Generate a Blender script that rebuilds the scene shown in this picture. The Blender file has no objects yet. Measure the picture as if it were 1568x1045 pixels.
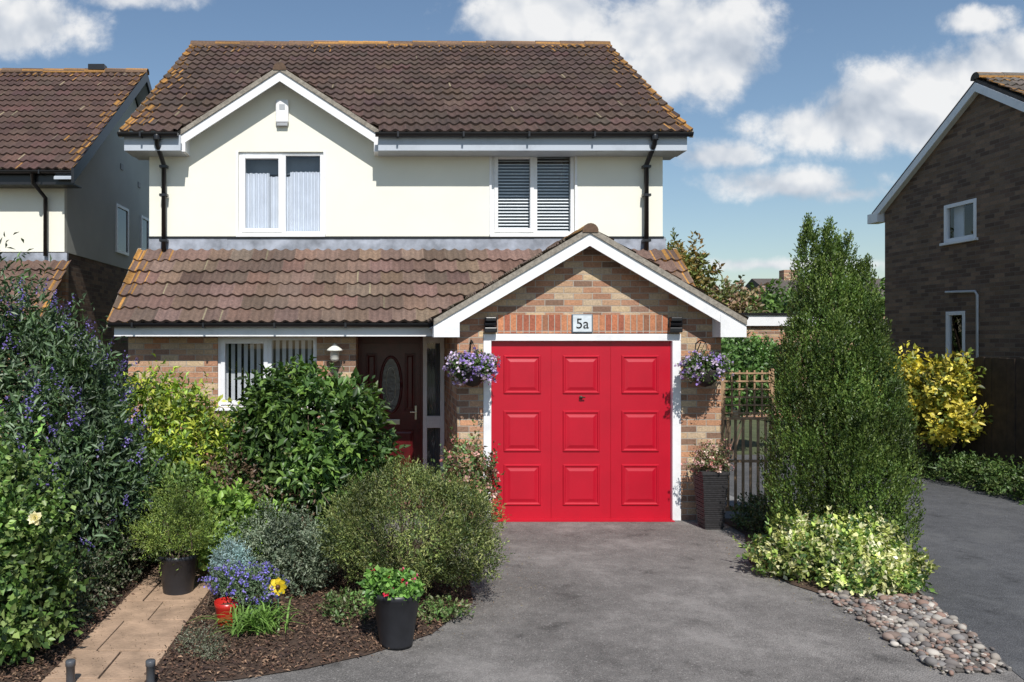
import bpy, math, numpy as np
from mathutils import Vector, Matrix
R=np.random.default_rng(7)
sc=bpy.context.scene
# ------------------------------------------------------------ helpers
def link(o,parent=None):
    sc.collection.objects.link(o)
    if parent is not None:
        o.parent=parent
        o.matrix_parent_inverse=Matrix.Translation(parent.location).inverted()
    return o
def empty(name,loc):
    e=bpy.data.objects.new(name,None); e.location=loc; e.empty_display_size=.2
    sc.collection.objects.link(e); return e
def mesh(name,verts,faces,mat,parent=None,fcols=None,smooth=False):
    me=bpy.data.meshes.new(name); me.from_pydata([tuple(v) for v in verts],[],[tuple(f) for f in faces])
    if fcols is not None:
        a=me.color_attributes.new('Col','FLOAT_COLOR','CORNER')
        n=np.array([len(f) for f in faces]); c=np.repeat(np.asarray(fcols),n,axis=0)
        c=np.hstack([c,np.ones((len(c),1))]).astype(np.float32); a.data.foreach_set('color',c.ravel())
    if mat: me.materials.append(mat)
    if smooth: me.polygons.foreach_set('use_smooth',[True]*len(me.polygons))
    me.update(); o=bpy.data.objects.new(name,me); return link(o,parent)
BF=[(0,3,2,1),(4,5,6,7),(0,1,5,4),(1,2,6,5),(2,3,7,6),(3,0,4,7)]
def bv(x0,x1,y0,y1,z0,z1):
    return [(x0,y0,z0),(x1,y0,z0),(x1,y1,z0),(x0,y1,z0),(x0,y0,z1),(x1,y0,z1),(x1,y1,z1),(x0,y1,z1)]
def box(name,x0,x1,y0,y1,z0,z1,mat,parent=None,bev=0):
    o=mesh(name,bv(x0,x1,y0,y1,z0,z1),BF,mat,parent)
    if bev:
        m=o.modifiers.new('b','BEVEL'); m.width=bev; m.segments=2
    return o
def boxes(name,lst,mat,parent=None,bev=0):
    V=[];F=[]
    for b in lst:
        k=len(V); V+=bv(*b); F+=[tuple(i+k for i in f) for f in BF]
    o=mesh(name,V,F,mat,parent)
    if bev:
        m=o.modifiers.new('b','BEVEL'); m.width=bev; m.segments=2
    return o
def prism(name,pts,a0,a1,mat,parent=None,axis='y'):
    n=len(pts)
    if axis=='y': V=[(p[0],a0,p[1]) for p in pts]+[(p[0],a1,p[1]) for p in pts]
    elif axis=='x': V=[(a0,p[0],p[1]) for p in pts]+[(a1,p[0],p[1]) for p in pts]
    else: V=[(p[0],p[1],a0) for p in pts]+[(p[0],p[1],a1) for p in pts]
    F=[tuple(range(n)),tuple(range(2*n-1,n-1,-1))]+[(i,i+n,(i+1)%n+n,(i+1)%n) for i in range(n)]
    o=mesh(name,V,F,mat,parent)
    import bmesh
    bm=bmesh.new(); bm.from_mesh(o.data); bmesh.ops.recalc_face_normals(bm,faces=bm.faces); bm.to_mesh(o.data); bm.free()
    return o
def tube(name,paths,mat,parent=None,seg=10):
    V=[];F=[]
    for pts,rads in paths:
        pts=[Vector(p) for p in pts]
        if not hasattr(rads,'__len__'): rads=[rads]*len(pts)
        k=len(V)
        for i,p in enumerate(pts):
            d=(pts[min(i+1,len(pts)-1)]-pts[max(i-1,0)]).normalized()
            a=d.cross(Vector((0.31,.95,.1))).normalized(); b=d.cross(a)
            for j in range(seg):
                t=2*math.pi*j/seg
                V.append(p+(a*math.cos(t)+b*math.sin(t))*rads[i])
        for i in range(len(pts)-1):
            for j in range(seg):
                F.append((k+i*seg+j,k+i*seg+(j+1)%seg,k+(i+1)*seg+(j+1)%seg,k+(i+1)*seg+j))
        F.append(tuple(k+j for j in range(seg))); F.append(tuple(k+(len(pts)-1)*seg+j for j in range(seg)))
    return mesh(name,V,F,mat,parent,smooth=True)
def lathe(name,prof,cx,cy,mat,parent=None,seg=36,smooth=True):
    V=[];F=[]
    for r,z in prof:
        for j in range(seg):
            t=2*math.pi*j/seg; V.append((cx+r*math.cos(t),cy+r*math.sin(t),z))
    for i in range(len(prof)-1):
        for j in range(seg): F.append((i*seg+j,i*seg+(j+1)%seg,(i+1)*seg+(j+1)%seg,(i+1)*seg+j))
    return mesh(name,V,F,mat,parent,smooth=smooth)
# ------------------------------------------------------------ materials
def newmat(name):
    m=bpy.data.materials.new(name); m.use_nodes=True; nt=m.node_tree
    return m,nt,nt.nodes['Principled BSDF'],nt.nodes,nt.links
def noise(N,L,vec,scale,detail=4,rough=.6):
    n=N.new('ShaderNodeTexNoise'); n.inputs['Scale'].default_value=scale; n.inputs['Detail'].default_value=detail
    n.inputs['Roughness'].default_value=rough
    if vec: L.new(vec,n.inputs['Vector'])
    return n
def ramp(N,L,fac,stops,interp='LINEAR'):
    r=N.new('ShaderNodeValToRGB'); e=r.color_ramp; e.interpolation=interp
    while len(e.elements)<len(stops): e.elements.new(.5)
    for el,(p,c) in zip(e.elements,stops):
        el.position=p; el.color=(c[0],c[1],c[2],1)
    L.new(fac,r.inputs[0]); return r
def mixc(N,L,mode,fac,a,b):
    m=N.new('ShaderNodeMix'); m.data_type='RGBA'; m.blend_type=mode
    for s,v in ((m.inputs[0],fac),(m.inputs[6],a),(m.inputs[7],b)):
        if hasattr(v,'links'): L.new(v,s)
        elif hasattr(v,'__len__'): s.default_value=(v[0],v[1],v[2],1)
        else: s.default_value=v
    return m.outputs[2]
def bump(N,L,h,strength,dist,bs):
    b=N.new('ShaderNodeBump'); b.inputs['Strength'].default_value=strength; b.inputs['Distance'].default_value=dist
    L.new(h,b.inputs['Height']); L.new(b.outputs[0],bs.inputs['Normal'])
def plain(name,col,rough=.5,var=.12,scale=6,bmp=.0,metal=0,bscale=60,spec=None,coat=0):
    m,nt,b,N,L=newmat(name); tc=N.new('ShaderNodeTexCoord')
    n=noise(N,L,tc.outputs['Object'],scale,6)
    c=ramp(N,L,n.outputs[0],[(.3,[x*(1-var) for x in col]),(.7,[min(1,x*(1+var)) for x in col])])
    L.new(c.outputs[0],b.inputs['Base Color']); b.inputs['Roughness'].default_value=rough; b.inputs['Metallic'].default_value=metal
    if spec is not None: b.inputs['Specular IOR Level'].default_value=spec
    if coat: b.inputs['Coat Weight'].default_value=coat
    if bmp: 
        n2=noise(N,L,tc.outputs['Object'],bscale,5); bump(N,L,n2.outputs[0],bmp,.01,b)
    return m
def brickmat(name,axis,pal,mortar=(.42,.37,.31),patch=.25,soldier=False):
    m,nt,b,N,L=newmat(name); tc=N.new('ShaderNodeTexCoord'); s=N.new('ShaderNodeSeparateXYZ'); L.new(tc.outputs['Object'],s.inputs[0])
    c=N.new('ShaderNodeCombineXYZ')
    if soldier: L.new(s.outputs[2],c.inputs[0]); L.new(s.outputs[0],c.inputs[1])
    else: L.new(s.outputs[0 if axis=='x' else 1],c.inputs[0]); L.new(s.outputs[2],c.inputs[1])
    wn=noise(N,L,tc.outputs['Object'],9,2)
    va=N.new('ShaderNodeVectorMath'); va.operation='MULTIPLY_ADD'; L.new(wn.outputs['Color'],va.inputs[0]); va.inputs[1].default_value=(.006,.006,0); L.new(c.outputs[0],va.inputs[2])
    t=N.new('ShaderNodeTexBrick'); L.new(va.outputs[0],t.inputs['Vector'])
    t.inputs['Scale'].default_value=1; t.inputs['Brick Width'].default_value=.225; t.inputs['Row Height'].default_value=.075
    t.inputs['Mortar Size'].default_value=.0055; t.inputs['Mortar Smooth'].default_value=.25; t.inputs['Bias'].default_value=0
    t.inputs['Color1'].default_value=(0,0,0,1); t.inputs['Color2'].default_value=(1,1,1,1); t.inputs['Mortar'].default_value=(.5,.5,.5,1)
    if soldier: t.offset=0; 
    k=len(pal); r=ramp(N,L,t.outputs['Color'],[(i/k,pal[i]) for i in range(k)],'CONSTANT')
    n1=noise(N,L,tc.outputs['Object'],1.6,3); n2=noise(N,L,tc.outputs['Object'],45,5)
    g=ramp(N,L,n1.outputs[0],[(.3,(1-patch,)*3),(.7,(1.1,1.08,1.05))]); g2=ramp(N,L,n2.outputs[0],[(.25,(.65,)*3),(.75,(1.2,)*3)])
    x=mixc(N,L,'MULTIPLY',1.0,r.outputs[0],g.outputs[0]); x=mixc(N,L,'MULTIPLY',1.0,x,g2.outputs[0])
    x=mixc(N,L,'MIX',t.outputs['Fac'],x,mortar); L.new(x,b.inputs['Base Color']); b.inputs['Roughness'].default_value=.9
    h=N.new('ShaderNodeMath'); h.operation='MULTIPLY_ADD'; L.new(t.outputs['Fac'],h.inputs[0]); h.inputs[1].default_value=-1.2; L.new(n2.outputs[0],h.inputs[2])
    bump(N,L,h.outputs[0],.8,.008,b); return m
PB=[(.42,.22,.135),(.55,.385,.24),(.49,.26,.155),(.62,.46,.29),(.52,.32,.20),(.26,.155,.105),(.54,.28,.16),(.58,.44,.30),(.46,.25,.16),(.34,.20,.14)]
brickF=brickmat('brick_front','x',PB); brickS=brickmat('brick_side','y',PB)
PO=[(.56,.20,.10),(.62,.28,.15),(.40,.13,.075),(.58,.24,.12),(.36,.16,.09)]
brickO=brickmat('brick_soldier','x',PO,soldier=True)
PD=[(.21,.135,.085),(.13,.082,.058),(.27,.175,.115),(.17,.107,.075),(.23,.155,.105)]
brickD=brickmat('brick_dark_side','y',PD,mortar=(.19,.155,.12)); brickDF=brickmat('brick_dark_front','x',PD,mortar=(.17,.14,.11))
cream=plain('cream_render',(.83,.81,.70),.85,.035,1.2,.35,bscale=140)
def dirty_white(name,col):
    m,nt,b,N,L=newmat(name); tc=N.new('ShaderNodeTexCoord'); n=noise(N,L,tc.outputs['Object'],3,8,.7)
    c=ramp(N,L,n.outputs[0],[(.25,[x*.8 for x in col]),(.5,col)]); L.new(c.outputs[0],b.inputs['Base Color']); b.inputs['Roughness'].default_value=.35; return m
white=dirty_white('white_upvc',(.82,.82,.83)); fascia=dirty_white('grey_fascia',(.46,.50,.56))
black=plain('black_plastic',(.012,.012,.014),.35,.2)
potm=plain('dark_pot',(.022,.023,.028),.42,.2,12)
lead=plain('lead_flashing',(.29,.31,.36),.55,.4,5,.5,bscale=12)
reddoor=plain('red_paint',(.45,.002,.018),.42,.07,3,.10,bscale=160,coat=.06)
mahog=plain('mahogany_door',(.085,.007,.009),.3,.3,8)
fencem=plain('fence_wood',(.05,.032,.022),.85,.4,9,.4)
trel=plain('trellis_wood',(.36,.23,.13),.8,.3,12,.3)
barkm=plain('branch_bark',(.11,.08,.055),.9,.35,20,.6)
dark=plain('dark_interior',(.02,.02,.022),.9)
curt=plain('net_curtain',(.70,.73,.80),.9,.06)
blind=plain('blind_slats',(.85,.86,.88),.6,.05)
redpot=plain('red_pot',(.45,.02,.015),.3,.1)
stonep=plain('mortar_verge',(.27,.24,.2),.95,.35,25,.5)
steel=plain('brushed_metal',(.6,.58,.5),.3,.1,metal=1)
yel=plain('yellow_paint',(.75,.55,.03),.4,.1)
def glassm():
    m,nt,b,N,L=newmat('window_glass'); out=N['Material Output']
    tr=N.new('ShaderNodeBsdfTransparent'); tr.inputs[0].default_value=(.9,.92,.93,1)
    gl=N.new('ShaderNodeBsdfGlossy'); gl.inputs['Roughness'].default_value=.01
    tc=N.new('ShaderNodeTexCoord'); n=noise(N,L,tc.outputs['Object'],1.5,2); bp=N.new('ShaderNodeBump'); bp.inputs['Strength'].default_value=.06; L.new(n.outputs[0],bp.inputs['Height']); L.new(bp.outputs[0],gl.inputs['Normal'])
    fr=N.new('ShaderNodeLayerWeight'); fr.inputs['Blend'].default_value=.5; mx=N.new('ShaderNodeMixShader')
    pw=N.new('ShaderNodeMath'); pw.operation='POWER'; L.new(fr.outputs['Facing'],pw.inputs[0]); pw.inputs[1].default_value=4
    ma=N.new('ShaderNodeMath'); ma.operation='MULTIPLY_ADD'; L.new(pw.outputs[0],ma.inputs[0]); ma.inputs[1].default_value=.8; ma.inputs[2].default_value=.07
    L.new(ma.outputs[0],mx.inputs[0]); L.new(tr.outputs[0],mx.inputs[1]); L.new(gl.outputs[0],mx.inputs[2]); L.new(mx.outputs[0],out.inputs[0]); return m
glass=glassm()
def pane_y(nm,x0,x1,y,z0,z1,parent): return mesh(nm,[(x0,y,z0),(x1,y,z0),(x1,y,z1),(x0,y,z1)],[(0,1,2,3)],glass,parent)
def tilemat():
    m,nt,b,N,L=newmat('roof_tile_concrete'); a=N.new('ShaderNodeAttribute'); a.attribute_name='Col'; tc=N.new('ShaderNodeTexCoord')
    n=noise(N,L,tc.outputs['Object'],30,6,.7); g=ramp(N,L,n.outputs[0],[(.3,(.55,)*3),(.72,(1.35,1.33,1.28))])
    n3=noise(N,L,tc.outputs['Object'],1.1,4); g3=ramp(N,L,n3.outputs[0],[(.35,(.8,)*3),(.65,(1.12,)*3)])
    x=mixc(N,L,'MULTIPLY',1.0,a.outputs[0],g.outputs[0]); x=mixc(N,L,'MULTIPLY',1.0,x,g3.outputs[0])
    n2=noise(N,L,tc.outputs['Object'],14,5,.75); s=ramp(N,L,n2.outputs[0],[(.66,(0,)*3),(.72,(.6,)*3)])
    x=mixc(N,L,'MIX',s.outputs[0],x,(.27,.25,.2)); L.new(x,b.inputs['Base Color']); b.inputs['Roughness'].default_value=.8
    bump(N,L,n.outputs[0],.4,.006,b); return m
tile=tilemat()
def leafm(name,tl=.2,rough=.42):
    m,nt,b,N,L=newmat(name); a=N.new('ShaderNodeAttribute'); a.attribute_name='Col'; out=N['Material Output']
    L.new(a.outputs[0],b.inputs['Base Color']); b.inputs['Roughness'].default_value=rough; b.inputs['Specular IOR Level'].default_value=.4
    if tl:
        t=N.new('ShaderNodeBsdfTranslucent'); h=N.new('ShaderNodeMix'); h.data_type='RGBA'; h.blend_type='MULTIPLY'; h.inputs[0].default_value=1; L.new(a.outputs[0],h.inputs[6]); h.inputs[7].default_value=(1.5,1.6,.7,1)
        L.new(h.outputs[2],t.inputs[0]); mx=N.new('ShaderNodeMixShader'); mx.inputs[0].default_value=tl
        L.new(b.outputs[0],mx.inputs[1]); L.new(t.outputs[0],mx.inputs[2]); L.new(mx.outputs[0],out.inputs[0])
    return m
leaf=leafm('leaf'); chipm=leafm('bark_chip',0,.9)
def asphaltm(name,base,var,worn=(.28,.262,.245)):
    m,nt,b,N,L=newmat(name); tc=N.new('ShaderNodeTexCoord'); v=tc.outputs['Object']
    n1=noise(N,L,v,.55,8,.7); n2=noise(N,L,v,150,3,.6); vo=N.new('ShaderNodeTexVoronoi'); vo.inputs['Scale'].default_value=95; L.new(v,vo.inputs['Vector'])
    n4=noise(N,L,v,7,8,.75); n5=noise(N,L,v,1.1,7,.72)
    a=ramp(N,L,n1.outputs[0],[(.36,[x*(1-var) for x in base]),(.5,base),(.64,[x*(1+var) for x in base])])
    g=ramp(N,L,n2.outputs[0],[(.3,(.5,)*3),(.7,(1.5,)*3)]); g4=ramp(N,L,n4.outputs[0],[(.3,(.72,)*3),(.7,(1.2,)*3)])
    x=mixc(N,L,'MULTIPLY',1.0,a.outputs[0],g.outputs[0]); x=mixc(N,L,'MULTIPLY',1.0,x,g4.outputs[0])
    w5=ramp(N,L,n5.outputs[0],[(.52,(0,)*3),(.66,(.55,)*3)]); x=mixc(N,L,'MIX',w5.outputs[0],x,worn)
    st=ramp(N,L,noise(N,L,v,2.2,5,.6).outputs[0],[(.30,(.62,)*3),(.40,(1,)*3)]); x=mixc(N,L,'MULTIPLY',1.0,x,st.outputs[0])
    vc=ramp(N,L,vo.outputs['Color'],[(0.8,(0,)*3),(.92,(.6,)*3)]); x=mixc(N,L,'MIX',vc.outputs[0],x,[q*1.2 for q in worn])
    L.new(x,b.inputs['Base Color']); b.inputs['Roughness'].default_value=.92; bump(N,L,vo.outputs['Distance'],.8,.008,b); return m
asph=asphaltm('asphalt_drive',(.165,.153,.143),.3); asph2=asphaltm('asphalt_dark',(.085,.086,.091),.15,(.125,.125,.125))
soil=plain('soil_mulch',(.07,.042,.028),.95,.5,25,1,bscale=90)
groundm=plain('ground_grass',(.07,.085,.035),.95,.4,3,.6)
# ------------------------------------------------------------ world
w=bpy.data.worlds.new('World'); sc.world=w; w.use_nodes=True; nt=w.node_tree; N=nt.nodes; L=nt.links
EL=math.radians(49); AZ=math.radians(175)
sky=N.new('ShaderNodeTexSky'); sky.sky_type='NISHITA'; sky.sun_disc=False; sky.sun_elevation=EL; sky.sun_rotation=AZ
sky.air_density=1.25; sky.dust_density=.35; sky.ozone_density=3.4; sky.altitude=0
bg=N['Background']; bg.inputs[1].default_value=.104; L.new(sky.outputs[0],bg.inputs[0])
tc=N.new('ShaderNodeTexCoord'); sp=N.new('ShaderNodeSeparateXYZ'); L.new(tc.outputs['Generated'],sp.inputs[0])
def M(op,a,b=None,c=None,clamp=False):
    n=N.new('ShaderNodeMath'); n.operation=op; n.use_clamp=clamp
    for i,v in enumerate((a,b,c)):
        if v is None: continue
        if hasattr(v,'links'): L.new(v,n.inputs[i])
        else: n.inputs[i].default_value=v
    return n.outputs[0]
dy=M('MAXIMUM',sp.outputs[1],.04); u=M('DIVIDE',sp.outputs[0],dy); v=M('DIVIDE',sp.outputs[2],dy)
cv=N.new('ShaderNodeCombineXYZ'); L.new(u,cv.inputs[0]); L.new(v,cv.inputs[1])
BL=[(850,25,150,50),(1010,45,170,72),(1085,90,95,62),(990,115,110,40),
 (1245,195,95,38),(1310,185,100,52),(1390,160,105,62),(1455,125,95,55),(1550,105,95,58),(1440,205,180,30),
 (20,40,125,50),(190,0,90,12),(1490,32,62,22),
 (1100,238,85,20),(1210,282,125,24),(1300,298,60,16),(1200,405,130,8),
 (-250,150,200,60),(1900,90,260,90),(600,-260,400,90)]
cur=None
for (px,py,a,b) in BL:
    s=N.new('ShaderNodeVectorMath'); s.operation='SUBTRACT'; L.new(cv.outputs[0],s.inputs[0]); s.inputs[1].default_value=((px-588)/1230,(522-py)/1230,0)
    m=N.new('ShaderNodeVectorMath'); m.operation='MULTIPLY'; L.new(s.outputs[0],m.inputs[0]); m.inputs[1].default_value=(1230/a/1.15,1230/b/1.15,0)
    l=N.new('ShaderNodeVectorMath'); l.operation='LENGTH'; L.new(m.outputs[0],l.inputs[0])
    f=M('MAXIMUM',M('MULTIPLY',M('SUBTRACT',1,l.outputs['Value']),min(1.1,.35+b/60)),-.6)
    cur=f if cur is None else M('SMOOTH_MAX',cur,f,.1)
vec=N.new('ShaderNodeVectorMath'); vec.operation='ADD'; L.new(cv.outputs[0],vec.inputs[0]); vec.inputs[1].default_value=(.004,.03,0)
n1=noise(N,L,cv.outputs[0],8,11,.64); n1.inputs['Distortion'].default_value=.1
n2=noise(N,L,vec.outputs[0],8,4,.5); n2.inputs['Distortion'].default_value=.1
n3=noise(N,L,cv.outputs[0],8,4,.5); n3.inputs['Distortion'].default_value=.1
d0=M('MULTIPLY_ADD',M('SUBTRACT',n1.outputs[0],.48),2.5,cur)
mask=N.new('ShaderNodeMapRange'); mask.interpolation_type='SMOOTHSTEP'; L.new(d0,mask.inputs[0]); mask.inputs[1].default_value=-.12; mask.inputs[2].default_value=.55
lit=M('MULTIPLY_ADD',M('SUBTRACT',n3.outputs[0],n2.outputs[0]),2.4,.60,clamp=True)
lit=M('MULTIPLY_ADD',M('SUBTRACT',n1.outputs[0],.5),.7,lit,clamp=True)
cr=ramp(N,L,lit,[(.15,(.47,.53,.62)),(.5,(.70,.74,.80)),(.85,(.97,.97,.97))])
bg2=N.new('ShaderNodeBackground'); L.new(cr.outputs[0],bg2.inputs[0]); bg2.inputs[1].default_value=.95
mx=N.new('ShaderNodeMixShader'); L.new(M('MULTIPLY',mask.outputs[0],.94),mx.inputs[0]); L.new(bg.outputs[0],mx.inputs[1]); L.new(bg2.outputs[0],mx.inputs[2])
L.new(mx.outputs[0],N['World Output'].inputs[0])
sun=bpy.data.lights.new('sun','SUN'); sun.energy=5.0; sun.angle=math.radians(.5); sun.color=(1,.965,.905)
so=bpy.data.objects.new('sun',sun); sc.collection.objects.link(so)
sd=Vector((math.sin(AZ)*math.cos(EL),math.cos(AZ)*math.cos(EL),math.sin(EL)))
so.rotation_euler=(-sd).to_track_quat('-Z','Y').to_euler(); so.location=(5,-10,12)
# ------------------------------------------------------------ camera
cam=bpy.data.cameras.new('camera'); cam.sensor_width=36; cam.lens=28.24; cam.shift_x=.125; cam.clip_end=2000
co=bpy.data.objects.new('camera',cam); co.location=(0,0,2.13); co.rotation_euler=(math.radians(90),0,0); sc.collection.objects.link(co); sc.camera=co
sc.view_settings.view_transform='Standard'; sc.view_settings.look='None'; sc.view_settings.exposure=0
# ------------------------------------------------------------ ground sheets
def sheet(name,pts,z,mat): return mesh(name,[(x,y,z) for x,y in pts],[tuple(range(len(pts)))],mat)
sheet('ground',[(-400,-200),(400,-200),(400,600),(-400,600)],0,groundm)
sheet('driveway',[(-30,-14),(12,-14),(8.7,3),(8.7,15),(4.6,15),(4.0,9.8),(.1,9.8),(-1,9.8),(-1,5.5),(-30,5.5)],.004,asph)
sheet('neighbour_driveway',[(4.0,5.0),(4.1,-6),(9.5,-6),(8.7,3),(8.7,15),(4.75,15),(4.75,8.2),(4.5,6.8)],.008,asph2)
sheet('flower_bed',[(-9,4.3),(-2.6,4.8),(-1.3,4.98),(-.95,5.02),(-.5,5.2),(-.12,5.42),(.1,5.6),(.35,5.82),(.55,6.2),(.72,6.5),(.78,7.5),(.55,8.3),(-.35,8.9),(-.35,10.55),(-9,10.55)],.012,soil)
sheet('planting_strip',[(3.98,9.6),(3.95,8.8),(3.5,7.7),(3.55,7.0),(3.72,6.6),(4.45,6.6),(4.5,6.8),(4.75,8.2),(4.75,9.6)],.012,soil)
sheet('gravel_strip',[(3.72,6.6),(3.64,6.0),(3.58,5.14),(3.98,5.15),(4.45,6.6)],.012,plain('grit',(.13,.115,.10),.95,.4,60,1,bscale=120))
sheet('side_passage_paving',[(4.0,9.6),(4.75,9.6),(4.75,15),(6.5,22),(4.0,22)],.012,plain('paving_grey',(.2,.2,.2),.9,.2,3,.3))
slabm=plain('sandstone_slab',(.36,.245,.165),.9,.35,5,.6,bscale=40)
sl=[];yy=4.4;row=0
while yy<10.2:
    h=.45 if row%2 else .6; sp_=[-2.12,-1.78,-1.47] if row%2 else [-2.12,-1.95,-1.47]
    for a,b in zip(sp_[:-1],sp_[1:]): sl.append((a+.006,b-.006,yy+.006,yy+h-.006,.0,.03+R.uniform(-.003,.003)))
    yy+=h; row+=1
boxes('garden_path',sl,slabm,None,.004)
def obox(name,pairs,w_,h_,mat):
    V=[];F=[]
    for (x0,y0),(x1,y1) in pairs:
        d=Vector((x1-x0,y1-y0,0)).normalized(); n=Vector((-d.y,d.x,0))*w_/2; k=len(V)
        for z in (0,h_):
            for p in ((x0-n.x,y0-n.y),(x1-n.x,y1-n.y),(x1+n.x,y1+n.y),(x0+n.x,y0+n.y)): V.append((p[0],p[1],z))
        F+=[tuple(i+k for i in f) for f in BF]
    return mesh(name,V,F,mat)
obox('kerb_edging',[((4.03,5.17),(4.52,6.8)),((4.53,6.82),(4.78,8.2)),((4.78,8.22),(4.78,9.6))],.02,.022,plain('kerb_concrete',(.13,.12,.11),.9,.4,20,.4))
# ------------------------------------------------------------ tile roof
def tile_roof(name,O,U,V,width,length,col,parent,clip=None,period=.15,gauge=.3,edges=(True,True),lich_top=True,amp=.032,var=.13):
    O=Vector(O);U=Vector(U).normalized();V=Vector(V).normalized();Nn=U.cross(V)
    if Nn.z<0: Nn=-Nn
    S=8; per=width/round(width/period); nx=round(width/per)*S; nc=max(1,round(length/gauge)); g=length/nc
    xs=np.linspace(0,width,nx+1); prof=(.5+.5*np.cos(2*np.pi*(xs/per)))**1.3*amp
    vs=[];fs=[];cs=[]; ntile=nx//(2*S)+2
    for j in range(nc):
        tj=R.normal(0,.004,ntile); ty=R.normal(0,.005,ntile); tid=(np.arange(nx+1)+S*(j%2))//(2*S)
        base=tj[tid]; v0=j*g; k=len(vs)
        rows=[(v0,.0),(v0,.034),(min(v0+g*1.06,length+.02),.004)]
        for ri,(vv,hh) in enumerate(rows):
            for i in range(nx+1):
                h=prof[i]+hh+base[i]*(1 if ri<2 else .2) if ri else prof[i]*.9+.004
                vs.append(O+U*float(xs[i])+V*float(vv+ty[tid[i]]*(ri<2))+Nn*float(h))
        tc_=R.normal(1,var,(ntile,1))*np.array([col])*(1+R.normal(0,.04,(ntile,3)))
        for r in range(2):
            for i in range(nx):
                a=k+r*(nx+1)+i; f=(a,a+1,a+nx+2,a+nx+1)
                if clip:
                    c=(vs[f[0]]+vs[f[2]])/2
                    if clip(c): continue
                fs.append(f); cc=tc_[tid[i]].copy()
                if r==0: cc*=.8
                e=min(xs[i] if edges[0] else 9,(width-xs[i]) if edges[1] else 9); top=(length-v0-g) if lich_top else 9
                pl=.8*math.exp(-e/.13)*(.45+.55*math.sin(j*1.7)**2)+ .12*math.exp(-max(top,0)/.15)
                if R.random()<pl: cc=np.array((.42,.21,.05))*R.uniform(.5,1.1)
                elif R.random()<.008*math.exp(-e/1.5): cc=np.array((.30,.25,.16))*R.uniform(.6,1)
                cs.append(cc)
    return mesh(name,vs,fs,tile,parent,fcols=np.clip(cs,0.01,1))
def ridge_tiles(name,p0,p1,r,parent,col=(.17,.1,.06)):
    p0=Vector(p0);p1=Vector(p1);n=max(1,int((p1-p0).length/.45));V=[];F=[];C=[]
    d=(p1-p0)/n; dn=d.normalized(); s=dn.cross(Vector((0,0,1))).normalized()
    for i in range(n):
        a=p0+d*i; b=p0+d*(i+1.03); k=len(V); rr=r*R.uniform(.97,1.05)
        for q,r2 in ((a,rr*1.06),(b,rr*.97)):
            for j in range(11):
                t=math.pi*(j/10)*1.1-.05*math.pi; V.append(q+s*math.cos(t)*r2+Vector((0,0,math.sin(t)*r2)))
        for j in range(10):
            F.append((k+j,k+j+1,k+12+j,k+11+j)); 
            cc=np.array((.40,.2,.05)) if R.random()<.4 else np.array(col); C.append(cc*R.uniform(.6,1.15))
        F.append(tuple(k+j for j in range(11))); C.append(np.array(col)*.7)
    return mesh(name,V,F,tile,parent,fcols=np.clip(C,.01,1))
def wall_y(name,x0,x1,z0,z1,y,holes,mat,parent,th=.12):
    xs=sorted({x0,x1,*[h[0] for h in holes],*[h[1] for h in holes]}); zs=sorted({z0,z1,*[h[2] for h in holes],*[h[3] for h in holes]})
    L_=[]
    for a,b in zip(xs[:-1],xs[1:]):
        run=None
        for c,d in zip(zs[:-1],zs[1:]):
            inh=any(h[0]<=a and b<=h[1] and h[2]<=c and d<=h[3] for h in holes)
            if inh:
                if run: L_.append((a,b,y,y+th,run[0],run[1])); run=None
            else: run=(run[0],d) if run else (c,d)
        if run: L_.append((a,b,y,y+th,run[0],run[1]))
    return boxes(name,L_,mat,parent)
def gutter(name,x0,x1,y,z,parent,r=.055):
    V=[];F=[];n=9
    for x in (x0,x1):
        for rr in (r,r-.006):
            for j in range(n):
                t=math.pi+math.pi*j/(n-1); V.append((x,y+rr*math.cos(t),z+rr*math.sin(t)))
    for j in range(n-1):
        F+= [(j,j+1,2*n+j+1,2*n+j),(n+j,3*n+j,3*n+j+1,n+j+1),(j,n+j,n+j+1,j+1),(2*n+j,2*n+j+1,3*n+j+1,3*n+j)]
    F+=[(0,2*n,3*n,n),(n-1,2*n-1,4*n-1,3*n-1)]
    F+=[tuple(range(n)),tuple(range(2*n,3*n))]
    o=mesh(name,V,F,black,parent)
    k=int((x1-x0)/.9); 
    boxes(name+'_brackets',[(x0+.3+i*.9,x0+.325+i*.9,y-r-.008,y+r,z-r-.008,z+.004) for i in range(max(k,1))],black,parent)
    return o
# ------------------------------------------------------------ MAIN HOUSE
H=empty('detached_house',(0.3,13,0))
XL,XR=-3.36,3.99; YU=11.5
W1=(-2.084,-.869,3.65,4.84); W2=(1.542,2.729,3.65,4.84)
wall_y('upper_wall',XL,XR,3.62,4.88,YU,[W1,W2],cream,H)
prism('gable_wall',[(-2.86,4.88),(-.06,4.88),(-.06,4.97),(-1.46,5.86),(-2.86,4.97)],YU,YU+.12,cream,H)
wall_y('inner_wall',XL,XR,0,3.62,YU+.08,[(-.36,.87,0,2.15)],brickF,H,.1)
box('side_wall_left',XL,XL+.1,YU+.181,18.9,0,4.88,brickS,H); box('side_wall_right',XR-.1,XR,YU+.181,18.9,0,4.88,brickS,H)
prism('gable_end_left',[(YU,4.9),(18.9,4.9),(15.2,7.55)],XL,XL+.1,brickS,H,'x'); prism('gable_end_right',[(YU,4.9),(18.9,4.9),(15.2,7.55)],XR-.1,XR,brickS,H,'x')
box('rear_wall',XL,XR,18.901,19,0,4.88,brickF,H); box('first_floor',XL+.1,XR-.1,YU+.18,18.9,2.6,2.7,dark,H)
box('room_partition_rear',XL+.1,XR-.1,14,14.05,0,4.88,dark,H)
box('drip_edge',XL-.01,XR+.01,YU-.03,YU,3.6,3.625,black,H)
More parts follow.
